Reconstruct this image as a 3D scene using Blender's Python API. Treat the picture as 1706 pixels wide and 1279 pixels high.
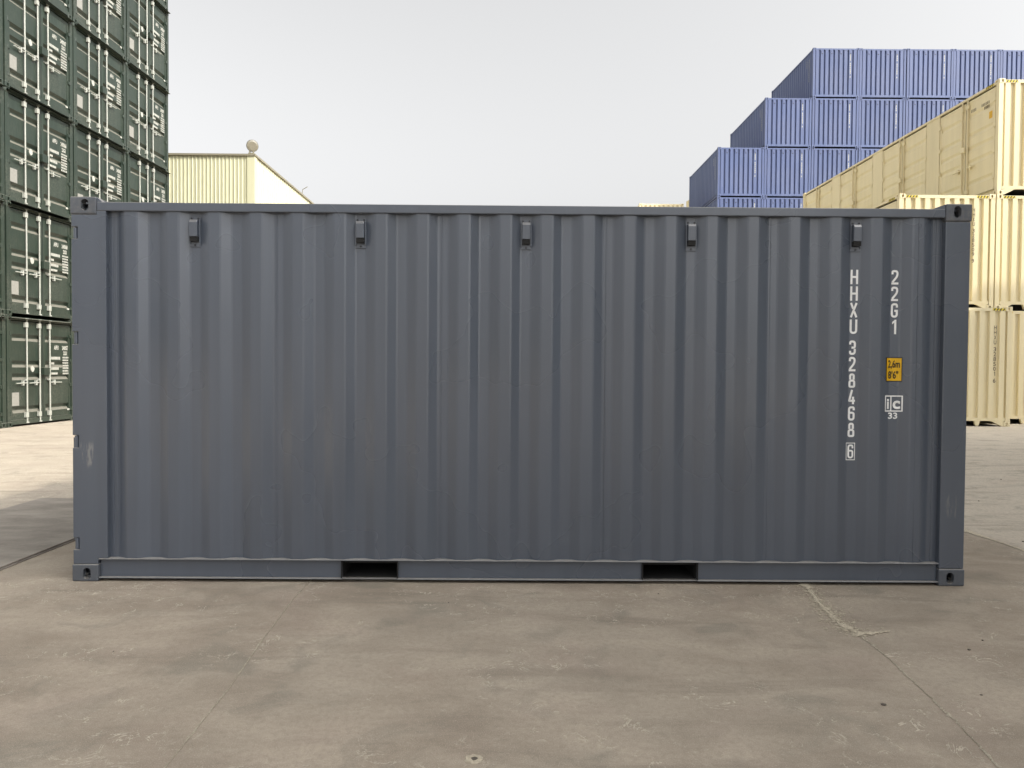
import bpy, bmesh, math, random
from mathutils import Vector, Matrix
random.seed(7)
for o in list(bpy.data.objects): bpy.data.objects.remove(o)
S = bpy.context.scene
COL = S.collection

# ------------------------------------------------------------------ camera
cam_d = bpy.data.cameras.new('camera'); cam = bpy.data.objects.new('camera', cam_d); COL.objects.link(cam)
S.camera = cam
cam_d.sensor_fit = 'HORIZONTAL'; cam_d.sensor_width = 36.0
cam_d.lens = 36.0 * 1213.37 / 1706.0
cam_d.clip_start = 0.05; cam_d.clip_end = 2000
YAW, PIT, ROL = -0.0054, -0.0229, 0.0072
cam.location = (-0.089, -4.9086, 1.4693)
cam.rotation_mode = 'QUATERNION'
cam.rotation_quaternion = (Matrix.Rotation(YAW, 3, 'Z') @ Matrix.Rotation(math.pi / 2 + PIT, 3, 'X') @ Matrix.Rotation(ROL, 3, 'Z')).to_quaternion()
S.render.resolution_x = 1024; S.render.resolution_y = 768

# ------------------------------------------------------------------ light
SUN = Vector((0.66, -0.38, 0.65)).normalized()
world = bpy.data.worlds.new('World'); S.world = world; world.use_nodes = True
wn, wl = world.node_tree.nodes, world.node_tree.links
wn.clear()
sky = wn.new('ShaderNodeTexSky'); sky.sky_type = 'NISHITA'; sky.sun_disc = False
sky.sun_elevation = math.asin(SUN.z); sky.sun_rotation = math.atan2(SUN.x, SUN.y)
sky.air_density = 1.0; sky.dust_density = 7.0; sky.ozone_density = 1.0
hsv = wn.new('ShaderNodeHueSaturation'); hsv.inputs['Saturation'].default_value = 0.04
veil = wn.new('ShaderNodeMix'); veil.data_type = 'RGBA'; veil.inputs[0].default_value = 0.12
veil.inputs[7].default_value = (3.2, 3.2, 3.2, 1)          # thin high overcast over the whole sky
bg = wn.new('ShaderNodeBackground'); bg.inputs['Strength'].default_value = 0.15
wo = wn.new('ShaderNodeOutputWorld')
wl.new(sky.outputs[0], hsv.inputs['Color']); wl.new(hsv.outputs[0], veil.inputs[6])
wl.new(veil.outputs[2], bg.inputs['Color']); wl.new(bg.outputs[0], wo.inputs[0])
sun_d = bpy.data.lights.new('sun', 'SUN'); sun_d.energy = 2.0; sun_d.angle = math.radians(1.0); sun_d.color = (1.0, 0.93, 0.80)
sun = bpy.data.objects.new('sun', sun_d); COL.objects.link(sun)
sun.rotation_mode = 'QUATERNION'; sun.rotation_quaternion = SUN.to_track_quat('Z', 'Y')
sun.location = SUN * 60
S.view_settings.view_transform = 'Standard'; S.view_settings.look = 'None'
S.view_settings.exposure = 1.02; S.view_settings.gamma = 1.0; S.view_settings.use_curve_mapping = False

# ------------------------------------------------------------------ materials
def nodes(name):
    m = bpy.data.materials.new(name); m.use_nodes = True
    n, l = m.node_tree.nodes, m.node_tree.links
    return m, n, l, n['Principled BSDF']

def noise(n, l, vec, scale, detail=4, rough=0.55, dist=0.0):
    t = n.new('ShaderNodeTexNoise'); t.inputs['Scale'].default_value = scale; t.inputs['Detail'].default_value = detail
    t.inputs['Roughness'].default_value = rough; t.inputs['Distortion'].default_value = dist
    if vec: l.new(vec, t.inputs['Vector'])
    return t.outputs[0]

def mapping(n, l, vec, scale=(1, 1, 1), loc=(0, 0, 0), rot=(0, 0, 0)):
    t = n.new('ShaderNodeMapping'); t.inputs['Scale'].default_value = scale; t.inputs['Location'].default_value = loc
    t.inputs['Rotation'].default_value = rot
    l.new(vec, t.inputs['Vector']); return t.outputs[0]

def ramp(n, l, fac, a, b, ca=0.0, cb=1.0):
    t = n.new('ShaderNodeMapRange'); t.inputs[1].default_value = a; t.inputs[2].default_value = b
    t.inputs[3].default_value = ca; t.inputs[4].default_value = cb; t.interpolation_type = 'SMOOTHSTEP'
    l.new(fac, t.inputs[0]); return t.outputs[0]

def math_(n, l, op, a, b=None):
    t = n.new('ShaderNodeMath'); t.operation = op
    for i, x in enumerate((a, b)):
        if x is None: continue
        if isinstance(x, (int, float)): t.inputs[i].default_value = x
        else: l.new(x, t.inputs[i])
    return t.outputs[0]

def mix(n, l, fac, a, b, mode='MIX'):
    t = n.new('ShaderNodeMix'); t.data_type = 'RGBA'; t.blend_type = mode
    for i, x in ((0, fac), (6, a), (7, b)):
        if isinstance(x, (int, float)): t.inputs[i].default_value = x
        elif isinstance(x, tuple): t.inputs[i].default_value = x if len(x) == 4 else x + (1,)
        else: l.new(x, t.inputs[i])
    return t.outputs[2]

def bump(n, l, b, h, strength, dist):
    t = n.new('ShaderNodeBump'); t.inputs['Strength'].default_value = strength; t.inputs['Distance'].default_value = dist
    l.new(h, t.inputs['Height']); l.new(t.outputs[0], b.inputs['Normal'])

def paint(name, rgb, rough=0.45, spec=0.4, streak=0.10, dust=0.12, dust_light_col=(0.42, 0.38, 0.32), rnd=0.08, relief=0.004, dust_light=0.45):
    m, n, l, b = nodes(name)
    tc = n.new('ShaderNodeTexCoord'); ob = tc.outputs['Object']
    oi = n.new('ShaderNodeObjectInfo')
    st = noise(n, l, mapping(n, l, ob, (7, 7, 0.35)), 1.0, 5, 0.6)
    big = noise(n, l, ob, 0.9, 3)
    v = math_(n, l, 'ADD', math_(n, l, 'MULTIPLY', ramp(n, l, st, 0.25, 0.75), streak), 1 - streak / 2)
    v = math_(n, l, 'MULTIPLY', v, math_(n, l, 'ADD', math_(n, l, 'MULTIPLY', oi.outputs['Random'], rnd), 1 - rnd / 2))
    c = n.new('ShaderNodeVectorMath'); c.operation = 'SCALE'; c.inputs[0].default_value = rgb; l.new(v, c.inputs['Scale'])
    fine = noise(n, l, ob, 26.0, 6, 0.7)
    dm = math_(n, l, 'MULTIPLY', ramp(n, l, big, 0.35, 0.75), ramp(n, l, fine, 0.35, 0.8))
    dm = math_(n, l, 'MULTIPLY', dm, dust)
    geo = n.new('ShaderNodeNewGeometry'); sn = n.new('ShaderNodeSeparateXYZ'); l.new(geo.outputs['True Normal'], sn.inputs[0])
    up = math_(n, l, 'MULTIPLY', ramp(n, l, sn.outputs[2], 0.25, 0.75), ramp(n, l, fine, 0.2, 0.7, dust_light * 0.6, dust_light))  # up-facing faces paled: settled dust plus light from above put into the colour
    dm = math_(n, l, 'MAXIMUM', dm, up)
    l.new(mix(n, l, dm, c.outputs[0], dust_light_col), b.inputs['Base Color'])
    l.new(ramp(n, l, big, 0.2, 0.8, rough - 0.08, rough + 0.12), b.inputs['Roughness'])
    b.inputs['Specular IOR Level'].default_value = spec
    if relief: bump(n, l, b, noise(n, l, mapping(n, l, ob, (3, 3, 0.8)), 1.6, 3), 0.35, relief * 5)
    return m

def plain(name, rgb, rough=0.5, metal=0.0, spec=0.4):
    m, n, l, b = nodes(name)
    tc = n.new('ShaderNodeTexCoord')
    f = noise(n, l, tc.outputs['Object'], 18, 5)
    l.new(mix(n, l, ramp(n, l, f, 0.3, 0.75), tuple(c * 0.86 for c in rgb), rgb), b.inputs['Base Color'])
    b.inputs['Roughness'].default_value = rough; b.inputs['Metallic'].default_value = metal
    b.inputs['Specular IOR Level'].default_value = spec
    return m

M = {}
M['grey'] = paint('slate grey container paint', (0.080, 0.095, 0.122), 0.28, 0.85, 0.12, 0.0, rnd=0.0, relief=0.0, dust_light=0.6)
M['ledge'] = paint('dusty skylit grey ledge', (0.17, 0.18, 0.195), 0.7, 0.3, 0.2, 0.55, rnd=0.0, relief=0.0)  # flange tops: dust, with skylight painted in as a paler grey
M['grey_cast'] = paint('slate grey casting paint', (0.085, 0.095, 0.112), 0.45, 0.5, 0.1, 0.32, rnd=0.0, relief=0.002)
M['green'] = paint('dark green container paint', (0.021, 0.033, 0.024), 0.36, 0.45, 0.18, 0.22, rnd=0.12)
M['blue'] = paint('blue container paint', (0.084, 0.114, 0.235), 0.45, 0.4, 0.08, 0.15, rnd=0.10)
M['cream'] = paint('cream container paint', (0.76, 0.67, 0.44), 0.45, 0.4, 0.08, 0.2, dust_light_col=(0.5, 0.42, 0.30), rnd=0.05)
M['lgrey'] = paint('light grey container paint', (0.36, 0.37, 0.37), 0.5, 0.4, 0.12, 0.2)
M['under'] = plain('bitumen underside and vent shade', (0.018, 0.018, 0.018), 0.85)
M['white'] = plain('white marking vinyl', (0.93, 0.93, 0.92), 0.5)
M['oldwhite'] = plain('weathered white lettering', (0.43, 0.43, 0.385), 0.6)
M['bar'] = plain('galvanised white bar', (0.38, 0.39, 0.35), 0.40, 0.0)
M['placard'] = plain('pale metal plate', (0.27, 0.265, 0.24), 0.5, 0.0)
M['black'] = plain('black print', (0.015, 0.015, 0.015), 0.5)
M['brown'] = plain('dark brown print', (0.10, 0.075, 0.05), 0.6)
M['yellow'] = plain('yellow sticker', (0.80, 0.46, 0.012), 0.45)
M['hazard'] = plain('hazard yellow', (0.78, 0.62, 0.06), 0.5)
M['rubber'] = plain('gasket rubber and vent shade', (0.028, 0.03, 0.03), 0.7)
M['bolt'] = plain('dark bolt head', (0.05, 0.053, 0.06), 0.5, 0.2)
M['clad'] = paint('pale cream steel cladding', (0.54, 0.53, 0.365), 0.5, 0.4, 0.06, 0.1, rnd=0.0)
M['trim'] = plain('grey brown flashing', (0.24, 0.22, 0.16), 0.5)
M['lampmetal'] = plain('weathered lamp metal', (0.16, 0.155, 0.13), 0.5, 0.2)
M['lampglass'] = plain('lamp glass', (0.22, 0.20, 0.15), 0.15, 0.0, 0.8)
M['stone'] = plain('dark stone', (0.13, 0.11, 0.09), 0.9)

def scuffed_grey():
    m = M['grey'].copy(); m.name = 'slate grey paint with scuffs'
    n, l = m.node_tree.nodes, m.node_tree.links
    b = n['Principled BSDF']; src = b.inputs['Base Color'].links[0].from_socket
    tc = n.new('ShaderNodeTexCoord'); sx = n.new('ShaderNodeSeparateXYZ'); l.new(tc.outputs['Object'], sx.inputs[0])
    def win(o, c, w): return ramp(n, l, math_(n, l, 'ABSOLUTE', math_(n, l, 'SUBTRACT', o, c)), w * 0.5, w, 1.0, 0.0)
    m1 = math_(n, l, 'MULTIPLY', win(sx.outputs[0], -2.925, 0.06), win(sx.outputs[2], 0.86, 0.10))
    m2 = math_(n, l, 'MULTIPLY', win(sx.outputs[0], 2.93, 0.05), win(sx.outputs[2], 0.55, 0.10))
    st = ramp(n, l, noise(n, l, mapping(n, l, tc.outputs['Object'], (60, 60, 7)), 1.0, 5, 0.7), 0.48, 0.62)
    f = math_(n, l, 'MULTIPLY', math_(n, l, 'MULTIPLY', math_(n, l, 'MAXIMUM', m1, math_(n, l, 'MULTIPLY', m2, 0.5)), st), 0.45)
    l.new(mix(n, l, f, src, (0.34, 0.33, 0.30)), b.inputs['Base Color'])
    return m
M['grey_post'] = scuffed_grey()

def steel_plate():
    m, n, l, b = nodes('worn grey steel plate')
    tc = n.new('ShaderNodeTexCoord'); ob = tc.outputs['Object']
    a = noise(n, l, mapping(n, l, ob, (1, 2.4, 1)), 1.7, 6, 0.6)
    f = noise(n, l, ob, 30, 5, 0.7)
    c = mix(n, l, ramp(n, l, a, 0.3, 0.72), (0.20, 0.175, 0.15), (0.32, 0.285, 0.245))
    c = mix(n, l, math_(n, l, 'MULTIPLY', ramp(n, l, f, 0.45, 0.8), 0.4), c, (0.40, 0.35, 0.29))
    l.new(c, b.inputs['Base Color']); b.inputs['Roughness'].default_value = 0.6; b.inputs['Specular IOR Level'].default_value = 0.35
    bump(n, l, b, f, 0.2, 0.004)
    return m
M['plate'] = steel_plate()

def concrete(name='yard concrete', pale=False):
    m, n, l, b = nodes(name)
    tc = n.new('ShaderNodeTexCoord'); ob = tc.outputs['Object']
    big = noise(n, l, ob, 0.33, 5, 0.55)
    mid = noise(n, l, mapping(n, l, ob, (1.0, 1.7, 1), rot=(0, 0, 0.15)), 1.5, 7, 0.62, 0.4)
    blot = noise(n, l, mapping(n, l, ob, loc=(31, 7, 0)), 2.6, 5, 0.6, 0.8)
    fine = noise(n, l, ob, 34, 8, 0.72)
    grain = noise(n, l, ob, 210, 3, 0.7)
    c = mix(n, l, ramp(n, l, mid, 0.28, 0.74), (0.270, 0.219, 0.168), (0.435, 0.363, 0.285))
    c = mix(n, l, math_(n, l, 'MULTIPLY', ramp(n, l, big, 0.42, 0.68), 0.30), c, (0.46, 0.41, 0.335))
    # the slab beyond the long joint on the right is paler
    sx = n.new('ShaderNodeSeparateXYZ'); l.new(ob, sx.inputs[0])
    jag = math_(n, l, 'ADD', sx.outputs[0], math_(n, l, 'MULTIPLY', math_(n, l, 'SUBTRACT', noise(n, l, ob, 1.1, 5, 0.6), 0.5), 0.35))
    c = mix(n, l, ramp(n, l, jag, 4.02, 4.22, 0.0, 0.85), c, (0.60, 0.535, 0.445))
    c = mix(n, l, ramp(n, l, jag, -5.0, -4.8, 0.35, 0.0), c, (0.50, 0.45, 0.38))  # ground left of the plate lightened in colour to brighten its shaded strip
    # greenish grey damp blotches and darker tyre scuffs with their own shapes
    c = mix(n, l, math_(n, l, 'MULTIPLY', ramp(n, l, blot, 0.52, 0.72), 0.48), c, (0.175, 0.168, 0.138))
    scuff = noise(n, l, mapping(n, l, ob, (0.55, 3.2, 1), loc=(3, 11, 0), rot=(0, 0, -0.12)), 1.25, 6, 0.6, 0.5)
    c = mix(n, l, math_(n, l, 'MULTIPLY', ramp(n, l, scuff, 0.52, 0.70), 0.44), c, (0.165, 0.14, 0.112))
    pink = noise(n, l, mapping(n, l, ob, loc=(9, -21, 0)), 1.9, 4, 0.5)
    c = mix(n, l, math_(n, l, 'MULTIPLY', ramp(n, l, pink, 0.5, 0.72), 0.22), c, (0.42, 0.32, 0.265))
    c = mix(n, l, ramp(n, l, fine, 0.40, 0.68, 0.0, 0.42), c, (0.235, 0.20, 0.155))
    c = mix(n, l, ramp(n, l, grain, 0.50, 0.70, 0.0, 0.58), c, (0.60, 0.54, 0.44))
    pits = noise(n, l, mapping(n, l, ob, loc=(3, 3, 0)), 120, 4, 0.75)
    c = mix(n, l, ramp(n, l, pits, 0.58, 0.72, 0.0, 0.55), c, (0.15, 0.128, 0.10))
    # pale worm-like lime marks: thin contour lines broken up by a mask
    wl_ = noise(n, l, mapping(n, l, ob, loc=(5, 2, 0)), 4.6, 5, 0.62, 1.2)
    d = math_(n, l, 'ABSOLUTE', math_(n, l, 'SUBTRACT', wl_, 0.5))
    line = ramp(n, l, d, 0.004, 0.012, 1.0, 0.0)
    msk = noise(n, l, mapping(n, l, ob, loc=(-4, 17, 0)), 1.35, 3, 0.5)
    msk2 = noise(n, l, mapping(n, l, ob, loc=(2, 5, 0)), 7.0, 3, 0.6)
    mm = math_(n, l, 'MULTIPLY', ramp(n, l, msk, 0.45, 0.58), ramp(n, l, msk2, 0.46, 0.58))
    worms = math_(n, l, 'MULTIPLY', line, mm)
    flake = math_(n, l, 'MULTIPLY', ramp(n, l, noise(n, l, mapping(n, l, ob, loc=(8, 8, 0)), 9.0, 6, 0.66, 0.6), 0.655, 0.70), ramp(n, l, msk, 0.46, 0.6))
    pm = math_(n, l, 'MAXIMUM', math_(n, l, 'MULTIPLY', worms, 0.75), math_(n, l, 'MULTIPLY', flake, 0.7))
    c = mix(n, l, pm, c, (0.62, 0.55, 0.44))
    l.new(c, b.inputs['Base Color'])
    b.inputs['Roughness'].default_value = 0.86; b.inputs['Specular IOR Level'].default_value = 0.25
    h = math_(n, l, 'ADD', math_(n, l, 'MULTIPLY', fine, 0.6), math_(n, l, 'ADD', math_(n, l, 'MULTIPLY', grain, 0.25), math_(n, l, 'MULTIPLY', pm, 0.5)))
    bump(n, l, b, h, 0.75, 0.008)
    return m
M['concrete'] = concrete()

def filler(name, ca, cb):
    m, n, l, b = nodes(name)
    tc = n.new('ShaderNodeTexCoord'); ob = tc.outputs['Object']
    f = noise(n, l, ob, 60, 6, 0.75)
    l.new(mix(n, l, ramp(n, l, f, 0.3, 0.7), ca, cb), b.inputs['Base Color'])
    b.inputs['Roughness'].default_value = 0.9; bump(n, l, b, f, 0.8, 0.01)
    return m
M['filler'] = filler('pale crumbled joint filler', (0.40, 0.345, 0.26), (0.66, 0.58, 0.44))
M['seal'] = filler('grey joint seal', (0.33, 0.285, 0.22), (0.54, 0.48, 0.37))

# ------------------------------------------------------------------ mesh helpers
class MB:
    def __init__(s): s.v = []; s.f = []; s.m = []; s.mats = []; s.cur = 0; s.sm = []
    def mat(s, name):
        if name not in s.mats: s.mats.append(name)
        s.cur = s.mats.index(name); return s
    def add(s, vs, fs, smooth=False):
        o = len(s.v); s.v += [tuple(p) for p in vs]
        for f in fs: s.f.append(tuple(i + o for i in f)); s.m.append(s.cur); s.sm.append(smooth)
        return s
    def box(s, x0, x1, y0, y1, z0, z1):
        v = [(x, y, z) for x in (x0, x1) for y in (y0, y1) for z in (z0, z1)]
        return s.add(v, [(0, 1, 3, 2), (4, 6, 7, 5), (0, 4, 5, 1), (2, 3, 7, 6), (0, 2, 6, 4), (1, 5, 7, 3)])
    def prism(s, poly, fn, a, b):            # poly: 2-D outline (CCW), fn(u, w, depth) -> xyz
        n = len(poly)
        v = [fn(u, w, a) for u, w in poly] + [fn(u, w, b) for u, w in poly]
        return s.add(v, [tuple(range(n - 1, -1, -1)), tuple(range(n, 2 * n))] + [(i, (i + 1) % n, n + (i + 1) % n, n + i) for i in range(n)])
    def cyl(s, p, q, r, n=10, r2=None, caps=True):
        p, q = Vector(p), Vector(q); d = (q - p).normalized()
        a = d.orthogonal().normalized(); b = d.cross(a); r2 = r if r2 is None else r2
        v = [p + (a * math.cos(t) + b * math.sin(t)) * r for t in [2 * math.pi * i / n for i in range(n)]]
        v += [q + (a * math.cos(t) + b * math.sin(t)) * r2 for t in [2 * math.pi * i / n for i in range(n)]]
        s.add(v, [(i, (i + 1) % n, n + (i + 1) % n, n + i) for i in range(n)], True)
        if caps: s.add(v, [tuple(range(n - 1, -1, -1)), tuple(range(n, 2 * n))])
        return s
    def sheet(s, prof, fn, a, b):            # folded sheet: profile (u, depth) swept from a to b
        n = len(prof)
        v = [fn(u, d, a) for u, d in prof] + [fn(u, d, b) for u, d in prof]
        return s.add(v, [(i, i + 1, n + i + 1, n + i) for i in range(n - 1)])
    def mesh(s, name, bevel=0.0, seg=2):
        me = bpy.data.meshes.new(name); me.from_pydata(s.v, [], s.f)
        for k in s.mats: me.materials.append(M[k])
        me.polygons.foreach_set('material_index', s.m)
        me.polygons.foreach_set('use_smooth', s.sm); me.update()
        bm = bmesh.new(); bm.from_mesh(me)
        if bevel:
            bmesh.ops.remove_doubles(bm, verts=bm.verts, dist=1e-6)
            es = [e for e in bm.edges if len(e.link_faces) == 2 and e.calc_face_angle(0) > 0.6]
            bmesh.ops.bevel(bm, geom=es, offset=bevel, segments=seg, affect='EDGES', profile=0.5, clamp_overlap=True)
        bmesh.ops.recalc_face_normals(bm, faces=bm.faces)
        bm.to_mesh(me); bm.free()
        return me

def tag(o, label=None, cat=None, group=None, kind=None):
    if label: o['label'] = label
    if cat: o['category'] = cat
    if group: o['group'] = group
    if kind: o['kind'] = kind
    return o
def obj(name, me, parent=None, loc=(0, 0, 0), rz=0.0):
    o = bpy.data.objects.new(name, me); COL.objects.link(o); o.parent = parent; o.location = loc; o.rotation_euler = (0, 0, rz)
    return o
def empty(name, loc, rz=0.0):
    o = bpy.data.objects.new(name, None); COL.objects.link(o); o.location = loc; o.rotation_euler = (0, 0, rz); o.empty_display_size = 0.3
    return o

# a thing's parts are a list of (name, mesh, location, rotation, children, label); meshes are shared between alike things
def node(name, me, loc=(0, 0, 0), rz=0.0, kids=(), label=None): return (name, me, loc, rz, list(kids), label)
def build(spec, parent):
    for name, me, loc, rz, kids, label in spec:
        o = obj(name, me, parent, loc, rz)
        if label: o['label'] = label
        if name == 'small_print': o['kind'] = 'stuff'
        build(kids, o)

_txt = {}
def text2d(body, size=1.0, xs=1.0, bold=0.0, align='CENTER'):
    key = (body, size, xs, bold, align)
    if key not in _txt:
        cu = bpy.data.curves.new('lettering', 'FONT'); cu.body = body; cu.size = size; cu.resolution_u = 3
        cu.offset = bold; cu.align_x = align
        ob = bpy.data.objects.new('lettering', cu)
        me = bpy.data.meshes.new_from_object(ob)
        _txt[key] = ([(v.co.x * xs, v.co.y) for v in me.vertices], [tuple(p.vertices) for p in me.polygons])
        bpy.data.objects.remove(ob); bpy.data.curves.remove(cu); bpy.data.meshes.remove(me)
    return _txt[key]
def put_text(mb, body, fn, x, z, size, xs=1.0, bold=0.0, align='CENTER'):
    v, f = text2d(body, size, xs, bold, align)
    mb.add([fn(x + a, z + b) for a, b in v], f)
def col_text(mb, chars, fn, x, ztops, h, w, bold=0.012):
    for ch, zt in zip(chars, ztops):
        if ch == ' ': continue
        if ch == '1':                                  # a bar with a short flag
            p = [(0.06, 0), (0.30, 0), (0.30, 1), (0.12, 1), (-0.20, 0.84), (-0.20, 0.66), (0.06, 0.78)]
            mb.add([fn(x + a * w, zt - h + b * h) for a, b in p], [tuple(range(7))]); continue
        v, f = text2d(ch, 1.0, 1.0, bold)
        xs_ = [p[0] for p in v]; ys_ = [p[1] for p in v]
        x0, x1, y0, y1 = min(xs_), max(xs_), min(ys_), max(ys_)
        ww = w
        mb.add([fn(x + ((a - x0) / (x1 - x0) - 0.5) * ww, zt - h + (b - y0) / (y1 - y0) * h) for a, b in v], f)

# squared stroke lettering for the big codes: ribbons along a centre line, no overlapping faces
def rounded(pts, r, n=4):
    out = [Vector(pts[0])]
    for a, b, c in zip(pts, pts[1:], pts[2:]):
        a, b, c = Vector(a), Vector(b), Vector(c)
        u = (a - b); v = (c - b); k = min(r, u.length * 0.49, v.length * 0.49)
        p, q = b + u.normalized() * k, b + v.normalized() * k
        for i in range(n + 1):
            t = i / n; out.append(p * (1 - t) ** 2 + b * 2 * t * (1 - t) + q * t * t)
    out.append(Vector(pts[-1])); return out
def ribbon(mb, path, hw, fn, closed=False):
    n = len(path); vs = []
    for i, p in enumerate(path):
        a = path[i - 1] if (i or closed) else None; b = path[(i + 1) % n] if (i < n - 1 or closed) else None
        d1 = (p - a).normalized() if a is not None else (b - p).normalized()
        d2 = (b - p).normalized() if b is not None else d1
        n1, n2 = Vector((-d1.y, d1.x)), Vector((-d2.y, d2.x)); m = (n1 + n2)
        m = m.normalized() if m.length > 1e-5 else n1
        k = hw / max(0.45, m.dot(n1))
        vs += [fn(p.x + m.x * k, p.y + m.y * k), fn(p.x - m.x * k, p.y - m.y * k)]
    mb.add(vs, [(2 * i, 2 * i + 1, (2 * i + 3) % (2 * n), (2 * i + 2) % (2 * n)) for i in range(n if closed else n - 1)])
def stroke_char(mb, ch, fn0, x, ztop, h, w, t):
    if ch == ' ': return
    fn = lambda a, b: fn0(x - w / 2 + a, ztop - h + b)
    hw = t / 2; a, b, H = hw, w - hw, h; T = h - hw; B = hw; R = w * 0.38; mid = h * 0.5
    def P(pts, r=R, closed=False):
        if closed:
            m0 = ((pts[0][0] + pts[1][0]) / 2, (pts[0][1] + pts[1][1]) / 2)
            q = rounded([m0] + pts[1:] + [pts[0], m0], r)[:-1]; ribbon(mb, q, hw, fn, True)
        else: ribbon(mb, rounded(pts, r) if len(pts) > 2 else [Vector(q) for q in pts], hw, fn)
    if ch == 'H': P([(a, 0), (a, H)]); P([(b, 0), (b, H)]); P([(a + hw, mid), (b - hw, mid)])
    elif ch == 'X':
        P([(a, 0), (b, H)]); d = Vector((b - a, H)).normalized(); c = Vector(((a + b) / 2, mid)); e = Vector((-d.x, d.y)) * t * 0.62
        P([tuple(c + e), (a, H)]); P([tuple(c - e), (b, 0)])
    elif ch == 'U': P([(a, H), (a, B), (b, B), (b, H)])
    elif ch == 'G': P([(b, H * 0.70), (b, T), (a, T), (a, B), (b, B), (b, H * 0.47), (w * 0.52, H * 0.47)][:5] + [(b, H * 0.40)]); P([(w * 0.5, H * 0.40 + hw), (w, H * 0.40 + hw)])
    elif ch == '2': P([(a, H * 0.70), (a, T), (b, T), (b, H * 0.58), (a, t * 1.05)]); P([(0, B), (w, B)])
    elif ch == '1': mb.add([fn(w * p, h * q) for p, q in ((0.52, 0), (0.52 + t / w, 0), (0.52 + t / w, 1), (0.60, 1), (0.22, 0.84), (0.22, 0.68), (0.52, 0.80))], [tuple(range(7))])
    elif ch == '3': P([(a, H * 0.72), (a, T), (b, T), (b, mid), (w * 0.36, mid)]); P([(b, mid - hw * 1.05), (b, B), (a, B), (a, H * 0.28)])
    elif ch == '4': P([(w * 0.55, H), (a, H * 0.24), (w, H * 0.24)], 0.001); P([(w * 0.72, H * 0.52), (w * 0.72, H * 0.24 + hw)]); P([(w * 0.72, H * 0.24 - hw), (w * 0.72, 0)])
    elif ch == '6': P([(b, H * 0.72), (b, T), (a, T), (a, B), (b, B), (b, H * 0.55), (a + hw, H * 0.55)])
    elif ch == '8': P([(a, B), (b, B), (b, mid), (a, mid)], R * 0.8, True); P([(a + hw * 0.55, mid + hw * 0.9), (a + hw * 0.55, T), (b - hw * 0.55, T), (b - hw * 0.55, mid + hw * 0.9)], R * 0.8)

# ------------------------------------------------------------------ corner casting with real holes
CX, CY, CZ = 0.178, 0.162, 0.118
def make_casting():
    base = MB().box(-CX, 0, -CY, 0, -CZ, 0).mesh('casting_base', bevel=0.011, seg=3)   # outer corner at the origin, outward = +x +y +z
    ob = bpy.data.objects.new('casting_base', base); COL.objects.link(ob)
    cut = MB()
    t = 0.028
    def slot(cx, cy, w, h, n=16):            # rounded slot outline
        r = w / 2; s_ = h / 2 - r; out = []
        for i in range(n):
            a = 2 * math.pi * i / n + math.pi / n
            out.append((cx + r * math.cos(a), cy + r * math.sin(a) + (s_ if math.sin(a) > 0 else -s_)))
        return out
    parts = [MB().box(-CX + t, -t, -CY + t, -t, -CZ + t, -t),
             MB().prism(slot(-0.101, -0.055, 0.052, 0.078), lambda u, w, d: (u, d, w), -0.05, 0.02),
             MB().prism(slot(-0.090, -0.055, 0.052, 0.078), lambda u, w, d: (d, u, w), -0.05, 0.02),
             MB().prism(slot(-0.090, -0.100, 0.062, 0.110), lambda u, w, d: (w, u, d), -0.05, 0.02)]
    cutters = []
    for p in parts:
        c = bpy.data.objects.new('cutter', p.mesh('cutter')); COL.objects.link(c); cutters.append(c)
        md = ob.modifiers.new('b', 'BOOLEAN'); md.operation = 'DIFFERENCE'; md.object = c; md.solver = 'EXACT'
    dg = bpy.context.evaluated_depsgraph_get()
    me = bpy.data.meshes.new_from_object(ob.evaluated_get(dg))
    vs = [tuple(v.co) for v in me.vertices]; fs = [tuple(p.vertices) for p in me.polygons]
    for o in cutters + [ob]:
        d = o.data; bpy.data.objects.remove(o); bpy.data.meshes.remove(d)
    bpy.data.meshes.remove(me)
    return vs, fs
CAST_V, CAST_F = make_casting()
_cast = {}
def casting(sx, sy, sz, mat):
    k = (sx, sy, sz, mat)
    if k not in _cast:
        mb = MB().mat(mat); mb.add([(x * sx, y * sy, z * sz) for x, y, z in CAST_V], CAST_F)
        me = bpy.data.meshes.new('corner_casting'); me.from_pydata(mb.v, [], [f if sx * sy * sz > 0 else f[::-1] for f in mb.f])
        me.materials.append(M[mat]); me.update(); _cast[k] = me
    return _cast[k]
def castings(L, W, H, mat):
    return [node('corner_casting', casting(sx, sy, sz, mat), (sx * L / 2, sy * W / 2, 0 if sz < 0 else H))
            for sx in (-1, 1) for sy in (-1, 1) for sz in (-1, 1)]

def corr(u0, u1, pitch, crest, slope, depth, start):       # trapezoid corrugation: depth 0 on crests, `depth` in recesses; `start` = a recess centre
    rec = pitch - crest - 2 * slope
    k0 = math.floor((u0 - start) / pitch) - 1
    pts = []
    k = k0
    while start + k * pitch < u1 + pitch:
        c = start + k * pitch
        pts += [(c - rec / 2 - slope, 0.0), (c - rec / 2, depth), (c + rec / 2, depth), (c + rec / 2 + slope, 0.0)]
        k += 1
    def at(u):
        for (a, da), (b, db) in zip(pts, pts[1:]):
            if a <= u <= b: return da + (db - da) * (u - a) / max(b - a, 1e-9)
        return depth
    out = [(u0, at(u0))] + [p for p in pts if u0 < p[0] < u1] + [(u1, at(u1))]
    return out, at

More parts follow.
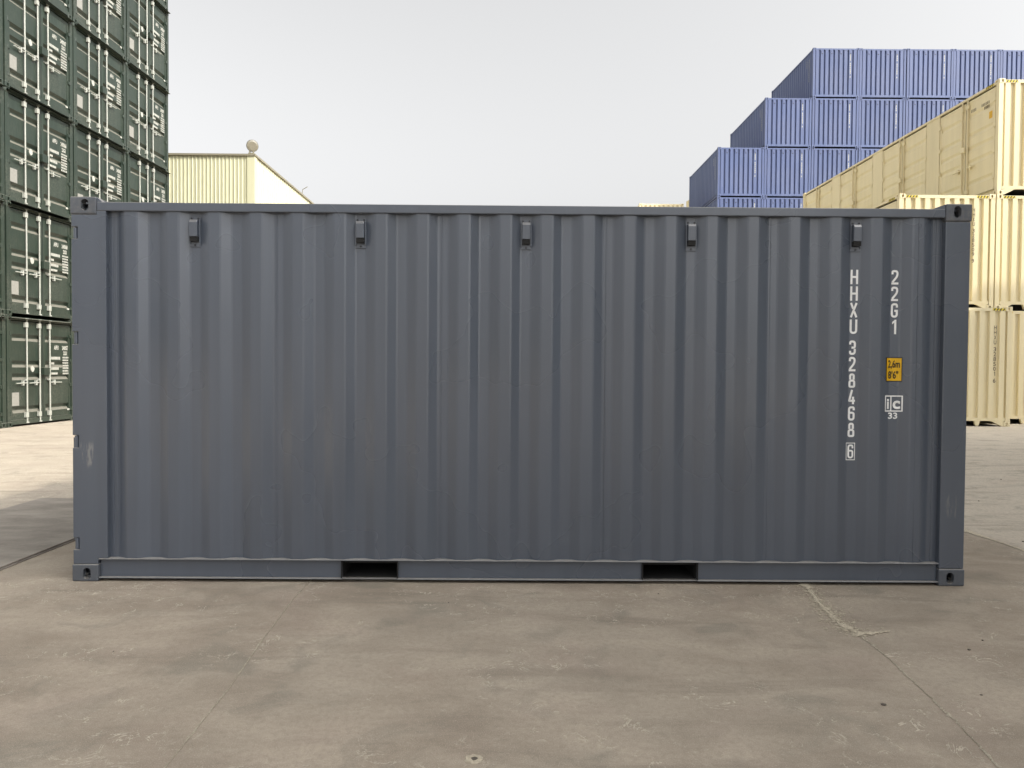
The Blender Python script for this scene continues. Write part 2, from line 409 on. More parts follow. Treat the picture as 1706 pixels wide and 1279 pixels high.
# ------------------------------------------------------------------ generic container pieces (local: x = length, doors at +x, base at z = 0)
def frame_nodes(L, W, H, mat, end_lift=0.06, end_h=0.12, gusset=False, post=0.11):
    r = []
    e = 0.006
    for sx in (-1, 1):
        for sy in (-1, 1):
            pm = MB().mat(mat)
            xs_ = sorted((sx * (L / 2 - e), sx * (L / 2 - e - post))); ys_ = sorted((sy * (W / 2 - e), sy * (W / 2 - e - post)))
            pm.box(xs_[0], xs_[1], ys_[0], ys_[1], CZ, H - CZ)
            r.append(node('corner_post', pm.mesh('corner_post')))
    for sy in (-1, 1):
        a, b = sorted((sy * (W / 2 - 0.008), sy * (W / 2 - 0.068)))
        r.append(node('top_side_rail', MB().mat(mat).box(-L / 2 + CX, L / 2 - CX, a, b, H - 0.096, H - 0.036).mesh('top_side_rail')))
        mb = MB().mat(mat); o = sy * (W / 2 - 0.004)
        w = sy * (W / 2 - 0.040)
        a, b = sorted((w, w - sy * 0.006)); mb.box(-L / 2 + CX, L / 2 - CX, a, b, 0.030, 0.152)
        a, b = sorted((o, w - sy * 0.01)); mb.box(-L / 2 + CX, L / 2 - CX, a, b, 0.1525, 0.160); mb.box(-L / 2 + CX, L / 2 - CX, a, b, 0.022, 0.0295)
        r.append(node('bottom_side_rail', mb.mesh('bottom_side_rail')))
    for sx in (-1, 1):
        a, b = sorted((sx * (L / 2 - 0.008), sx * (L / 2 - 0.078)))
        r.append(node('top_end_rail', MB().mat(mat).box(a, b, -W / 2 + CY, W / 2 - CY, H - 0.106, H - 0.030).mesh('top_end_rail')))
        mb = MB().mat(mat)
        mb.box(a, b, -W / 2 + CY * 0.8, W / 2 - CY * 0.8, end_lift, end_lift + end_h)
        if gusset:
            for sy in (-1, 1):
                y0 = sy * (W / 2 - CY + 0.001)
                poly = [(y0, 0.004), (y0 - sy * 0.04, 0.004), (y0 - sy * 0.30, end_lift + 0.001), (y0, end_lift + 0.001)]
                if sy > 0: poly = poly[::-1]
                mb.prism(poly, lambda u, w, d: (d, u, w), a + 0.003, b - 0.003)
        r.append(node('bottom_end_rail', mb.mesh('bottom_end_rail')))
    return r

def shell_nodes(L, W, H, mat, side_start=0.0, skip_side=None, skip_end=None, end_pitch=0.247, end_crest=0.125, end_depth=0.050):
    r = []
    for sy in (-1, 1):
        if sy == skip_side: continue
        prof, _ = corr(-L / 2 + 0.10, L / 2 - 0.10, 0.278, 0.072, 0.068, 0.036, side_start)
        r.append(node('side_wall', MB().mat(mat).sheet(prof, lambda u, d, z: (u, sy * (W / 2 - 0.016 - d), z), 0.158, H - 0.09).mesh('side_wall')))
    for sx in (-1, 1):
        if sx == skip_end: continue
        prof, _ = corr(-W / 2 + 0.11, W / 2 - 0.11, end_pitch, end_crest, 0.014, end_depth, end_pitch / 2)
        r.append(node('end_wall', MB().mat(mat).sheet(prof, lambda u, d, z: (sx * (L / 2 - 0.012 - d), u, z), 0.15, H - 0.10).mesh('end_wall')))
    mb = MB().mat(mat)
    prof = []
    x = -L / 2 + 0.08
    while x < L / 2 - 0.09:
        prof += [(x, 0.0), (x + 0.09, 0.0), (x + 0.105, 0.018), (x + 0.195, 0.018)]; x += 0.21
    prof.append((L / 2 - 0.08, 0.0))
    mb.sheet(prof, lambda u, d, y: (u, y, H - 0.045 - d), -W / 2 + 0.05, W / 2 - 0.05)
    r.append(node('roof', mb.mesh('roof')))
    r.append(node('floor', MB().mat('under').box(-L / 2 + 0.09, L / 2 - 0.09, -W / 2 + 0.055, W / 2 - 0.055, 0.125, 0.150).mesh('floor')))
    return r

def door_leaf(mat, w, z0, z1, grooves, gd=0.055, gs=0.066, gf=0.03, fw=0.075):
    """leaf in local frame: u across 0..w, z, depth into the container; returns profile pieces through fn"""
    def mk(fn):
        mb = MB().mat(mat)
        def bx(u0, u1, a, b, d0, d1):
            p = [fn(u, d, z) for u in (u0, u1) for d in (d0, d1) for z in (a, b)]
            mb.add(p, [(0, 1, 3, 2), (4, 6, 7, 5), (0, 4, 5, 1), (2, 3, 7, 6), (0, 2, 6, 4), (1, 5, 7, 3)])
        bx(0, fw, z0, z1, 0.0, 0.05); bx(w - fw, w, z0, z1, 0.0, 0.05)
        bx(fw, w - fw, z0, z0 + fw, 0.002, 0.05); bx(fw, w - fw, z1 - fw, z1, 0.002, 0.05)
        prof = [(z0 + fw, 0.008)]
        H_ = z1 - z0
        for g in sorted(grooves, reverse=True):
            c = z1 - g * H_
            prof += [(c - gf / 2 - gs, 0.008), (c - gf / 2, 0.008 + gd), (c + gf / 2, 0.008 + gd), (c + gf / 2 + gs, 0.008)]
        prof.append((z1 - fw, 0.008))
        mb.sheet(prof, lambda z, d, u: fn(u, d, z), fw, w - fw)
        return mb.mesh('door')
    return mk

GROOVES = (0.165, 0.435, 0.565, 0.90)
def end_door_nodes(L, W, H, mat, bars, text=None, barmat='bar', plates=True):
    """double doors on the +x end; bars: list of (fraction across width, handle direction)"""
    X = L / 2 - 0.035
    z0, z1 = 0.165, H - 0.125
    yl, yr = -W / 2 + 0.125, W / 2 - 0.125
    mid = 0.035
    out = []
    fn = lambda off: (lambda u, d, z: (X - d, off + u, z))
    lw = mid - 0.012 - yl; rw = yr - mid - 0.012
    left = door_leaf(mat, lw, z0, z1, GROOVES)(fn(yl)); right = door_leaf(mat, rw, z0, z1, GROOVES)(fn(mid + 0.012))
    kl, kr = [], []
    H_ = z1 - z0
    for fr, hd in bars:
        y = -W / 2 + fr * W
        k = kl if y < mid else kr
        mb = MB().mat(barmat); xb = X + 0.030
        mb.cyl((xb, y, 0.085), (xb, y, H - 0.055), 0.0185, 8)
        for zz in (0.20, H - 0.255): mb.box(X + 0.002, X + 0.056, y - 0.075, y + 0.022, zz, zz + 0.115)
        mb.box(X + 0.0, X + 0.055, y - 0.035, y + 0.035, 0.062, 0.090); mb.box(X + 0.0, X + 0.05, y - 0.055, y + 0.055, H - 0.068, H - 0.045)
        k.append(node('locking_bar', mb.mesh('locking_bar')))
        zc = z1 - 0.63 * H_
        mb = MB().mat(barmat)
        mb.cyl((xb + 0.012, y, zc), (xb + 0.03, y + hd * 0.40, zc - 0.005), 0.014, 7)
        mb.box(X + 0.004, X + 0.06, y + hd * 0.15 - 0.02, y + hd * 0.15 + 0.02, zc - 0.06, zc + 0.06)
        mb.box(X + 0.004, X + 0.05, y - 0.07, y - 0.02, zc + 0.05, zc + 0.095)
        k.append(node('handle', mb.mesh('handle')))
    for sy, k in ((-1, kl), (1, kr)):
        for zz in (0.30, 0.92, 1.54, 2.16):
            z = z0 + (zz - 0.165) * H_ / 2.3 - 0.02
            a, b = sorted((sy * (W / 2 - 0.012), sy * (W / 2 - 0.175)))
            k.append(node('hinge', MB().mat(mat).box(X + 0.0005, X + 0.024, a, b, z, z + 0.075).cyl((X + 0.022, sy * (W / 2 - 0.105), z - 0.01), (X + 0.022, sy * (W / 2 - 0.105), z + 0.085), 0.017, 8).mesh('hinge')))
    mb = MB().mat('rubber').box(X - 0.045, X - 0.008, mid - 0.0115, mid + 0.0115, z0 + 0.002, z1 - 0.002)
    kl.append(node('gasket', mb.mesh('gasket')))
    if plates:
        yy = -W / 2 + 0.125 * W
        kl.append(node('placard', MB().mat('placard').box(X - 0.007, X + 0.004, yy - 0.115, yy + 0.115, z1 - 0.86 * H_, z1 - 0.725 * H_).mesh('placard')))
        yy = -W / 2 + 0.365 * W; zz = z1 - 0.485 * H_
        pts = [(yy + 0.06 * math.cos(a), zz + 0.075 * math.sin(a)) for a in [2 * math.pi * i / 12 for i in range(12)]]
        kl.append(node('customs_plate', MB().mat('oldwhite').prism(pts, lambda u, w, d: (d, u, w), X - 0.02, X + 0.004).mesh('customs_plate')))
        kr.append(node('lock_box', MB().mat(mat).box(X - 0.004, X + 0.11, mid - 0.10, mid + 0.11, z1 - 0.55 * H_, z1 - 0.47 * H_).mesh('lock_box', bevel=0.008)))
        yy = W / 2 - 0.21
        kr.append(node('white_tab', MB().mat('oldwhite').box(X - 0.003, X + 0.003, yy - 0.05, yy + 0.05, z1 - 0.95 * H_, z1 - 0.93 * H_).mesh('white_tab')))
    dl = node('door', left, kids=kl); dr = node('door', right, kids=kr)
    out += [dl, dr]
    return out, X, z1, H_

# ---------------- green door-front containers
GL, GW, GH = 6.058, 2.438, 2.591
green_base = None
def green_spec(number):
    global green_base
    if green_base is None:
        fr = frame_nodes(GL, GW, GH, 'green', 0.052, 0.11)
        doors, X, z1, H_ = end_door_nodes(GL, GW, GH, 'green', [(0.27, -1), (0.455, -1), (0.605, 1)])
        sh = shell_nodes(GL, GW, GH, 'green', 0.0, skip_end=1)
        # small print: blocks of short white lines, too small to read in the photograph
        mb = MB().mat('oldwhite')
        f = lambda a, b: (X - 0.002, a, b)
        yb = lambda t: -GW / 2 + t * GW
        def blk(t0, t1, f0, f1):
            mb.add([f(yb(t0), z1 - f1 * H_), f(yb(t1), z1 - f1 * H_), f(yb(t1), z1 - f0 * H_), f(yb(t0), z1 - f0 * H_)], [(0, 1, 2, 3)])
        rr = random.Random(3)
        for f0, f1, t1 in ((0.352, 0.385, 0.785), (0.412, 0.438, 0.69), (0.467, 0.497, 0.765), (0.523, 0.548, 0.745)):
            t = 0.645
            while t < t1 - 0.006:
                w_ = rr.uniform(0.010, 0.022); blk(t, min(t + w_, t1), f0 + 0.002, f1); t += w_ + 0.0035
        for i in range(7):
            f0 = 0.352 + i * 0.0295
            t = 0.825
            while t < 0.93:
                w_ = rr.uniform(0.006, 0.014); blk(t, t + w_, f0, f0 + 0.018); t += w_ + 0.004
        green_base = (fr, doors, sh, X, z1, H_, mb.mesh('small_print'))
    fr, doors, sh, X, z1, H_, small = green_base
    mb = MB().mat('oldwhite'); f = lambda a, b: (X - 0.001, a, b)
    put_text(mb, 'AFFU', f, -GW / 2 + 0.725 * GW, z1 - 0.275 * H_, 0.140, 0.55, 0.005)
    pf = mb.mesh('prefix_marking'); mb = MB().mat('oldwhite')
    put_text(mb, number, f, -GW / 2 + 0.862 * GW, z1 - 0.275 * H_, 0.140, 0.55, 0.005)
    put_text(mb, '22G1', f, -GW / 2 + 0.868 * GW, z1 - 0.332 * H_, 0.130, 0.55, 0.005)
    d = [doors[0], ('door', doors[1][1], doors[1][2], doors[1][3], doors[1][4] + [node('prefix_marking', pf), node('number_marking', mb.mesh('number_marking')), node('small_print', small)], None)]
    return fr + castings(GL, GW, GH, 'green') + sh + d

# ---------------- blue end-wall containers
def blue_spec():
    L, W, H = 6.058, 2.438, 2.591
    r = frame_nodes(L, W, H, 'blue', 0.062, 0.11) + castings(L, W, H, 'blue') + shell_nodes(L, W, H, 'blue', 0.05, end_crest=0.158, end_depth=0.062)
    vent = MB().mat('blue').box(-L / 2 + 0.004, -L / 2 + 0.050, -0.035, 0.035, 0.05, 0.17).mat('rubber').box(-L / 2 + 0.0075, -L / 2 + 0.050, -0.034, 0.034, 0.02, 0.0495).mesh('ventilator')  # the dark lower block paints the shade in the vent opening
    for k in (-1.5, -0.5, 0.5, 1.5): r.append(node('ventilator', vent, (0, k * 0.494 - 0.0, H - 0.34)))
    rr = random.Random(5)
    mb = MB().mat('oldwhite')
    y = -0.735; z = 2.31
    zs = [2.31 - i * 0.098 for i in range(13)]
    for i, z in enumerate(zs):
        if i in (4, 11): continue
        w = rr.uniform(0.034, 0.046)
        mb.add([(-L / 2 + 0.0095, y + s * w / 2, q) for s, q in ((-1, z), (1, z), (1, z - 0.08), (-1, z - 0.08))], [(0, 1, 2, 3)])
    r.append(node('number_marking', mb.mesh('number_marking')))
    for x, n, zt in ((-L / 2 + 0.55, 12, 2.2), (-L / 2 + 0.83, 4, 2.2)):
        mb = MB().mat('oldwhite')
        for i in range(n):
            w = rr.uniform(0.034, 0.046); z = zt - i * 0.1
            mb.add([(x + s * w / 2, W / 2 - 0.012, q) for s, q in ((-1, z), (1, z), (1, z - 0.08), (-1, z - 0.08))], [(0, 1, 2, 3)])
        r.append(node('number_marking', mb.mesh('number_marking')))
    return r

# ---------------- cream 40 ft high-cube containers with four pairs of side doors on +y
HL, HW, HH = 12.192, 2.438, 2.896
def hazard_mesh(fn, n=4, w=0.30, h=0.056):
    mb = MB().mat('hazard')
    mb.add([fn(0, 0, 0), fn(w, 0, 0), fn(w, h, 0), fn(0, h, 0)], [(0, 1, 2, 3)])
    mb.mat('black'); p = w / n
    for i in range(n):
        u = i * p + 0.006
        mb.add([fn(u, 0.0, 0.0025), fn(u + p * 0.42, 0.0, 0.0025), fn(u + p * 0.86, h, 0.0025), fn(u + p * 0.44, h, 0.0025)], [(0, 1, 2, 3)])
    return mb.mesh('hazard_strip')
cream_base = None
def cream_spec(code=None, codex=0.0, codez=0.0, side_code=False, lugs=True):
    global cream_base
    L, W, H = HL, HW, HH
    if cream_base is None:
        r = frame_nodes(L, W, H, 'cream', 0.135, 0.075, gusset=True) + castings(L, W, H, 'cream') + shell_nodes(L, W, H, 'cream', 0.0, skip_side=1)
        for sgn in (1, -1):                       # hazard strips on the end's top rail, next to each casting
            y0 = sgn * (W / 2 - CY - 0.012)
            r.append(node('hazard_strip', hazard_mesh(lambda u, w, d, y0=y0, sgn=sgn: (-L / 2 + 0.0065 - d, (y0 - u) if sgn > 0 else (y0 + 0.30 - u), H - 0.096 + w))))
        r.append(node('hazard_strip', hazard_mesh(lambda u, w, d: (-L / 2 + CX + 0.35 - u, W / 2 - 0.0055 + d, H - 0.094 + w))))
        lug = MB().mat('cream').prism([(-0.075, 0.136), (-0.035, 0.012), (0.035, 0.012), (0.075, 0.136)][::-1], lambda u, w, d: (d, u, w), -L / 2 + 0.012, -L / 2 + 0.072).mesh('support_lug', bevel=0.004)
        r.append(node('support_lug', lug, (0, -0.42, 0))); r.append(node('support_lug', lug, (0, 0.42, 0)))
        # side doors: (near edge, seam, far edge) measured from the -x end
        Y = W / 2 - 0.030
        z0, z1 = 0.185, H - 0.145
        edges = [(0.18, 1.36, 2.53), (3.24, 4.53, 5.70), (6.42, 7.66, 8.79), (9.53, 10.73, 11.94)]
        prev = 0.10
        for a, s, b in edges:
            r.append(node('side_pillar', MB().mat('cream').box(-L / 2 + prev, -L / 2 + a - 0.030, Y - 0.06, Y + 0.008, z0 - 0.024, z1 + 0.045).mesh('side_pillar')))
            prev = b + 0.030
            for u0, u1, nearleaf in ((a, s - 0.016, True), (s + 0.016, b, False)):
                w = u1 - u0
                me = door_leaf('cream', w, z0, z1, (0.16, 0.36, 0.50, 0.64, 0.86), gd=0.022, gs=0.06, gf=0.03, fw=0.06)(lambda u, d, z, u0=u0: (-L / 2 + u0 + u, Y - d, z))
                kids = []
                xb = -L / 2 + (u1 - 0.10 if nearleaf else u0 + 0.10)
                mb = MB().mat('cream').cyl((xb, Y + 0.028, z0 - 0.06), (xb, Y + 0.028, z1 + 0.05), 0.022, 8)
                for zz in (z0 + 0.1, z1 - 0.2): mb.box(xb - 0.05, xb + 0.05, Y + 0.001, Y + 0.048, zz, zz + 0.1)
                kids.append(node('locking_bar', mb.mesh('locking_bar')))
                hd = -1 if nearleaf else 1
                mb = MB().mat('cream').cyl((xb, Y + 0.045, 0.98), (xb + hd * 0.34, Y + 0.05, 0.97), 0.016, 6)
                mb.box(xb + hd * 0.14 - 0.02, xb + hd * 0.14 + 0.02, Y + 0.001, Y + 0.05, 0.92, 1.03)
                kids.append(node('handle', mb.mesh('handle')))
                xh = -L / 2 + (u0 if nearleaf else u1)
                for zz in (0.45, 1.1, 1.75, 2.4):
                    kids.append(node('hinge', MB().mat('cream').box(xh - 0.05, xh + 0.05, Y + 0.0095, Y + 0.028, zz, zz + 0.09).mesh('hinge')))
                if nearleaf: kids.append(node('gasket', MB().mat('rubber').box(-L / 2 + s - 0.0095, -L / 2 + s + 0.0095, Y - 0.045, Y - 0.012, z0, z1).mesh('gasket')))
                else: kids.append(node('lock_box', MB().mat('cream').box(-L / 2 + s - 0.09, -L / 2 + s + 0.07, Y + 0.052, Y + 0.10, 1.42, 1.56).mesh('lock_box', bevel=0.006)))
                r.append(node('door', me, kids=kids))
        r.append(node('side_pillar', MB().mat('cream').box(-L / 2 + prev, L / 2 - 0.10, Y - 0.06, Y + 0.008, z0 - 0.024, z1 + 0.045).mesh('side_pillar')))
        r.append(node('door_recess', MB().mat('rubber').box(-L / 2 + 0.12, L / 2 - 0.12, Y - 0.075, Y - 0.065, z0 - 0.024, z1 + 0.045).mesh('door_recess')))
        cream_base = r
    r = list(cream_base)
    if code:
        mb = MB().mat('brown'); fn = lambda a, b: (-L / 2 + 0.0085, -a, b)
        zt = []; z = codez
        for ch in code:
            zt.append(z); z -= 0.118 if ch != ' ' else 0.05
        col_text(mb, code, fn, codex, zt, 0.10, 0.062, 0.008)
        r.append(node('number_marking', mb.mesh('number_marking')))
    if side_code:
        Y = W / 2 - 0.030
        mb = MB().mat('brown'); fn = lambda a, b: (-a, Y - 0.0065, b)
        rr = random.Random(2)
        x = L / 2 - 0.30
        for row, z, ns in ((0, 2.50, 6), (1, 2.40, 4)):
            for k in range(ns):
                u = x - 0.10 - 0.055 * (ns - k) + row * 0.0
                mb.add([fn(u, z - 0.075), fn(u + 0.028, z - 0.075), fn(u + 0.028, z), fn(u, z)], [(0, 1, 2, 3)])
        for k in range(4):
            u = x - 0.85 + 0.055 * k
            mb.add([fn(u, 2.42), fn(u + 0.026, 2.42), fn(u + 0.026, 2.50), fn(u, 2.50)], [(0, 1, 2, 3)])
        r.append(node('number_marking', mb.mesh('number_marking')))
        r.append(node('height_sticker', MB().mat('yellow').box(-L / 2 + 0.30, -L / 2 + 0.42, Y - 0.006, Y - 0.003, 2.02, 2.20).mesh('height_sticker')))
    return r

plain_base = None
def plain_spec():
    global plain_base
    if plain_base is None:
        plain_base = frame_nodes(HL, HW, HH, 'lgrey', 0.04, 0.12) + castings(HL, HW, HH, 'lgrey') + shell_nodes(HL, HW, HH, 'lgrey')
    return plain_base

def container(loc, rz, spec, label, group):
    r = empty('shipping_container', loc, rz); tag(r, label, 'container', group); build(spec, r)
    return r
ORD = ['ground', 'second', 'third', 'fourth', 'fifth', 'sixth', 'seventh']
NTH = ['first', 'second', 'third', 'fourth', 'fifth', 'sixth', 'seventh']

# ------------------------------------------------------------------ the ground
RISE = 0.12
def gz(x):
    t = min(max((x - 4.6) / 4.6, 0), 1); return RISE * t * t * (3 - 2 * t)
def make_ground():
    xs = [-500, -150, -60, -25, -10, 0, 4.6] + [4.6 + 0.46 * i for i in range(1, 11)] + [14, 30, 60, 150, 500]
    ys = [-300, -80, -30, -10, 0, 10, 20, 40, 80, 200, 700]
    mb = MB().mat('concrete')
    v = [(x, y, gz(x)) for y in ys for x in xs]; n = len(xs)
    mb.add(v, [(j * n + i, j * n + i + 1, (j + 1) * n + i + 1, (j + 1) * n + i) for j in range(len(ys) - 1) for i in range(n - 1)], True)
    g = obj('ground', mb.mesh('ground')); tag(g, kind='structure')
    rr = random.Random(11)
    # straight sawn joint with pale filler, broken edges
    def strip(pts, wfn, name, z=0.004, step=0.03, wob=0.0):
        P = []
        for (a, b) in zip(pts, pts[1:]):
            a, b = Vector(a), Vector(b); k = max(1, int((b - a).length / step))
            nn = Vector((-(b - a).y, (b - a).x)).normalized()
            for i in range(k): P.append(a + (b - a) * i / k + nn * rr.gauss(0, wob))
        P.append(Vector(pts[-1]))
        mb = MB().mat('seal' if name == 'sawn_joint' or z < 0.0025 else 'filler'); vs = []
        for i, p in enumerate(P):
            d = (P[min(i + 1, len(P) - 1)] - P[max(i - 1, 0)]).normalized(); nrm = Vector((-d.y, d.x))
            w = wfn(i / max(1, len(P) - 1))
            a = p + nrm * w * rr.uniform(0.6, 1.3); b = p - nrm * w * rr.uniform(0.6, 1.3)
            vs += [(a.x, a.y, z + gz(a.x)), (p.x, p.y, z + 0.003 + gz(p.x)), (b.x, b.y, z + gz(b.x))]
        mb.add(vs, [(3 * i + k, 3 * i + 3 + k, 3 * i + 4 + k, 3 * i + 1 + k) for i in range(len(P) - 1) for k in (0, 1)])
        return obj(name, mb.mesh(name), g)
    strip([(-1.43, 0.3), (-1.431, -0.372), (-1.39, -1.1), (-1.349, -1.6), (-1.33, -2.279), (-1.31, -6)], lambda t: 0.0035 + 0.0016 * math.sin(t * 91) * math.sin(t * 37), 'sawn_joint', 0.002, 0.02, 0.0008)
    crack = [(1.96, 0.25), (1.945, 0.005), (1.893, -0.291), (1.862, -0.52), (1.838, -0.749), (1.869, -0.936)]
    strip(crack, lambda t: (0.020 * (1 - 0.5 * t) + 0.014 * math.sin(t * 23) ** 2) * rr.uniform(0.3, 1.5), 'crack_filling', 0.0045, 0.010, 0.004)
    strip([(1.862, -0.90), (1.95, -0.895), (2.06, -0.868)], lambda t: (0.026 * (1 - t) + 0.003) * rr.uniform(0.3, 1.4), 'crack_filling', 0.0045, 0.010, 0.003)
    strip([(1.869, -0.936), (1.86, -1.15), (1.847, -1.375), (1.82, -1.62), (1.795, -1.893), (1.74, -2.25), (1.6, -3.4)], lambda t: (0.0045 + 0.003 * math.sin(t * 40)) * rr.uniform(0.3, 1.5), 'crack_filling', 0.002, 0.012, 0.0035)
    strip([(4.13, -2), (4.143, 0.998), (4.11, 1.695), (4.12, 4), (4.1, 9)], lambda t: 0.03 + 0.015 * math.sin(t * 60), 'crack_filling', 0.004, 0.03)
    # loose crumbs of filler along the crack: far too many to count
    mb = MB().mat('filler')
    for i in range(900):
        t = rr.random(); k = min(int(t * 5), 4); f = t * 5 - k
        a, b = Vector(crack[k]), Vector(crack[k + 1]); p = a + (b - a) * f
        p += Vector((rr.gauss(0, 0.045), rr.gauss(0, 0.02)))
        s_ = rr.uniform(0.0015, 0.0045)
        q = [(p.x + s_ * math.cos(a_) * rr.uniform(.7, 1.2), p.y + s_ * math.sin(a_) * rr.uniform(.7, 1.2), 0.0005) for a_ in (0.2, 1.7, 3.3, 4.8)]
        mb.add(q + [(p.x, p.y, s_ * 1.2)], [(0, 1, 4), (1, 2, 4), (2, 3, 4), (3, 0, 4)])
    for i in range(520):                            # flat flakes broken off the edges
        t = rr.random() ** 0.8; k = min(int(t * 5), 4); f = t * 5 - k
        a, b = Vector(crack[k]), Vector(crack[k + 1]); p = a + (b - a) * f
        sd = 0.034 if rr.random() < 0.8 else 0.09
        p += Vector((rr.gauss(0, sd), rr.gauss(0, 0.025)))
        s_ = rr.uniform(0.003, 0.013); z_ = 0.0012 + 0.0000045 * i
        q = [(p.x + s_ * math.cos(a_) * rr.uniform(.6, 1.5), p.y + s_ * math.sin(a_) * rr.uniform(.4, 1.1), z_) for a_ in (0, 1.05, 2.1, 3.14, 4.2, 5.2)]
        mb.add(q, [tuple(range(6))])
    tag(obj('crack_crumbs', mb.mesh('crack_crumbs'), g), kind='stuff')
    # a shallow pit with a pale rim
    mb = MB().mat('filler'); n = 18
    ring = lambda r, z: [(-0.206 + r * math.cos(2 * math.pi * i / n) * rr.uniform(.85, 1.2), -2.213 + r * math.sin(2 * math.pi * i / n) * rr.uniform(.85, 1.2), z) for i in range(n)]
    mb.add(ring(0.034, 0.002) + ring(0.012, 0.004), [(i, (i + 1) % n, n + (i + 1) % n, n + i) for i in range(n)])
    mb.mat('stone'); mb.add(ring(0.013, 0.003), [tuple(range(n))])
    obj('anchor_hole', mb.mesh('anchor_hole'), g)
    return g
make_ground()

# steel plate lying on the concrete beside the container
pr = empty('steel_plate', (-4.405, 0.45, 0)); tag(pr, 'worn grey steel plate lying flat on the concrete beside the dark grey container', 'plate')
pm = MB().mat('plate').box(-0.715, 0.715, -2.5, 2.5, 0.012, 0.024)
obj('top_sheet', pm.mesh('top_sheet', bevel=0.003), pr)
obj('bottom_sheet', MB().mat('plate').box(-0.70, 0.725, -2.5, 2.488, 0.001, 0.010).mesh('bottom_sheet', bevel=0.002), pr)

# ------------------------------------------------------------------ the dark grey container in front
def main_container():
    L, W, H = 6.058, 2.438, 2.591
    root = empty('shipping_container', (0, W / 2, 0))
    tag(root, 'dark slate grey twenty foot container with white code HHXU 328468 on its side', 'container')
    G = 'grey'
    o = lambda name, me, par=root: obj(name, me, par, (0, -W / 2, 0))     # meshes below are in world coordinates, face at y = 0
    for sx in (-1, 1):
        for sy, yy in ((-1, 0.0), (1, W)):
            for sz, zz in ((-1, 0.0), (1, H)):
                obj('corner_casting', casting(sx, sy, sz, 'grey_cast'), root, (sx * L / 2, yy - W / 2, zz))
    # posts: the door-end post (left) is broad and has four hinge notches
    zt, zb = H - CZ - 0.001, CZ + 0.001
    xl, xi, xr = -3.0215, -2.853, -2.789
    nz = [(2.31, 2.39), (1.604, 1.689), (0.906, 0.991), (0.215, 0.296)]
    poly = [(xl, zb), (xi, zb), (xi, 0.158), (xr, 0.158), (xr, 2.4975), (xi, 2.4975), (xi, zt), (xl, zt)]
    for a, b in nz: poly += [(xl, b), (xl + 0.042, b), (xl + 0.042, a), (xl, a)]
    p = o('corner_post', MB().mat('grey_post').prism(poly, lambda u, w, d: (u, d, w), 0.005, 0.075).mesh('corner_post', bevel=0.0045, seg=3))
    for a, b in nz:
        obj('hinge', MB().mat(G).box(-3.012, -2.984, 0.022, 0.06, a + 0.003, b - 0.003).cyl((-3.002, 0.024, a + 0.004), (-3.002, 0.024, b - 0.004), 0.014, 10).mesh('hinge'), p)
    o('corner_post', MB().mat(G).box(-3.0215, -2.86, W - 0.12, W - 0.006, zb, zt).mesh('corner_post', bevel=0.004))
    poly = [(2.853, zb), (3.0215, zb), (3.0215, zt), (2.853, zt)]
    o('corner_post', MB().mat('grey_post').prism(poly, lambda u, w, d: (u, d, w), 0.005, 0.12).mesh('corner_post', bevel=0.006, seg=3))
    o('corner_post', MB().mat(G).box(2.86, 3.0215, W - 0.12, W - 0.006, zb, zt).mesh('corner_post', bevel=0.004))
    # top rails, with the sloped gusset plates that meet the castings
    for y0, y1 in ((0.004, 0.064), (W - 0.064, W - 0.004)):
        t = o('top_side_rail', MB().mat(G).box(-2.850, 2.850, y0, y1, 2.497, 2.556).mesh('top_side_rail', bevel=0.006, seg=3))
        for x0, x1 in ((-2.8505, -2.815), (2.8505, 2.765)):
            poly = [(x0, 2.5565), (x1, 2.5565), (x0, 2.588)]
            if x0 > 0: poly = poly[::-1]
            obj('gusset', MB().mat(G).prism(poly, lambda u, w, d: (u, d, w), y0 + 0.008, y1).mesh('gusset'), t)
    for x0, x1 in ((-3.02, -2.95), (2.95, 3.02)):
        o('top_end_rail', MB().mat(G).box(x0, x1, CY + 0.001, W - CY - 0.001, 2.47, 2.556).mesh('top_end_rail', bevel=0.004))
        o('bottom_end_rail', MB().mat(G).box(x0, x1, CY + 0.001, W - CY - 0.001, 0.03, 0.157).mesh('bottom_end_rail', bevel=0.004))
    # bottom rails: a channel with top and bottom flanges, broken by the fork pockets
    PK = [(-1.208, -0.834), (0.838, 1.207)]
    for s, yf in ((1, 0.0), (-1, W)):
        mb = MB().mat(G)
        Yv = lambda a: yf + s * a
        def bx(x0, x1, a, b, z0, z1):
            ya, yb = sorted((Yv(a), Yv(b))); mb.box(x0, x1, ya, yb, z0, z1)
        for x0, x1 in ((-2.8505, PK[0][0]), (PK[0][1], PK[1][0]), (PK[1][1], 2.8505)):
            bx(x0, x1, 0.030, 0.036, 0.0302, 0.1498)
            mb.mat('ledge'); bx(x0, x1, 0.004, 0.052, 0.0225, 0.030); mb.mat(G)
        mb.mat('ledge'); bx(-2.8505, 2.8505, 0.002, 0.062, 0.150, 0.1575); mb.mat(G)
        for x0, x1 in PK: bx(x0 + 0.001, x1 - 0.001, 0.012, 0.050, 0.0225, 0.027)
        o('bottom_side_rail', mb.mesh('bottom_side_rail', bevel=0.0015, seg=1))
    for x0, x1 in PK:
        mb = MB().mat('under')
        mb.box(x0 - 0.006, x0 - 0.0005, 0.008, W - 0.008, 0.0305, 0.1495); mb.box(x1 + 0.0005, x1 + 0.006, 0.008, W - 0.008, 0.0305, 0.1495)
        mb.box(x0, x1, 0.037, W - 0.037, 0.142, 0.1495); mb.box(x0, x1, 0.053, W - 0.053, 0.0275, 0.0305)
        o('fork_pocket', mb.mesh('fork_pocket'))
    o('floor', MB().mat('under').box(-2.94, 2.94, 0.064, W - 0.064, 0.120, 0.1415).mesh('floor'))
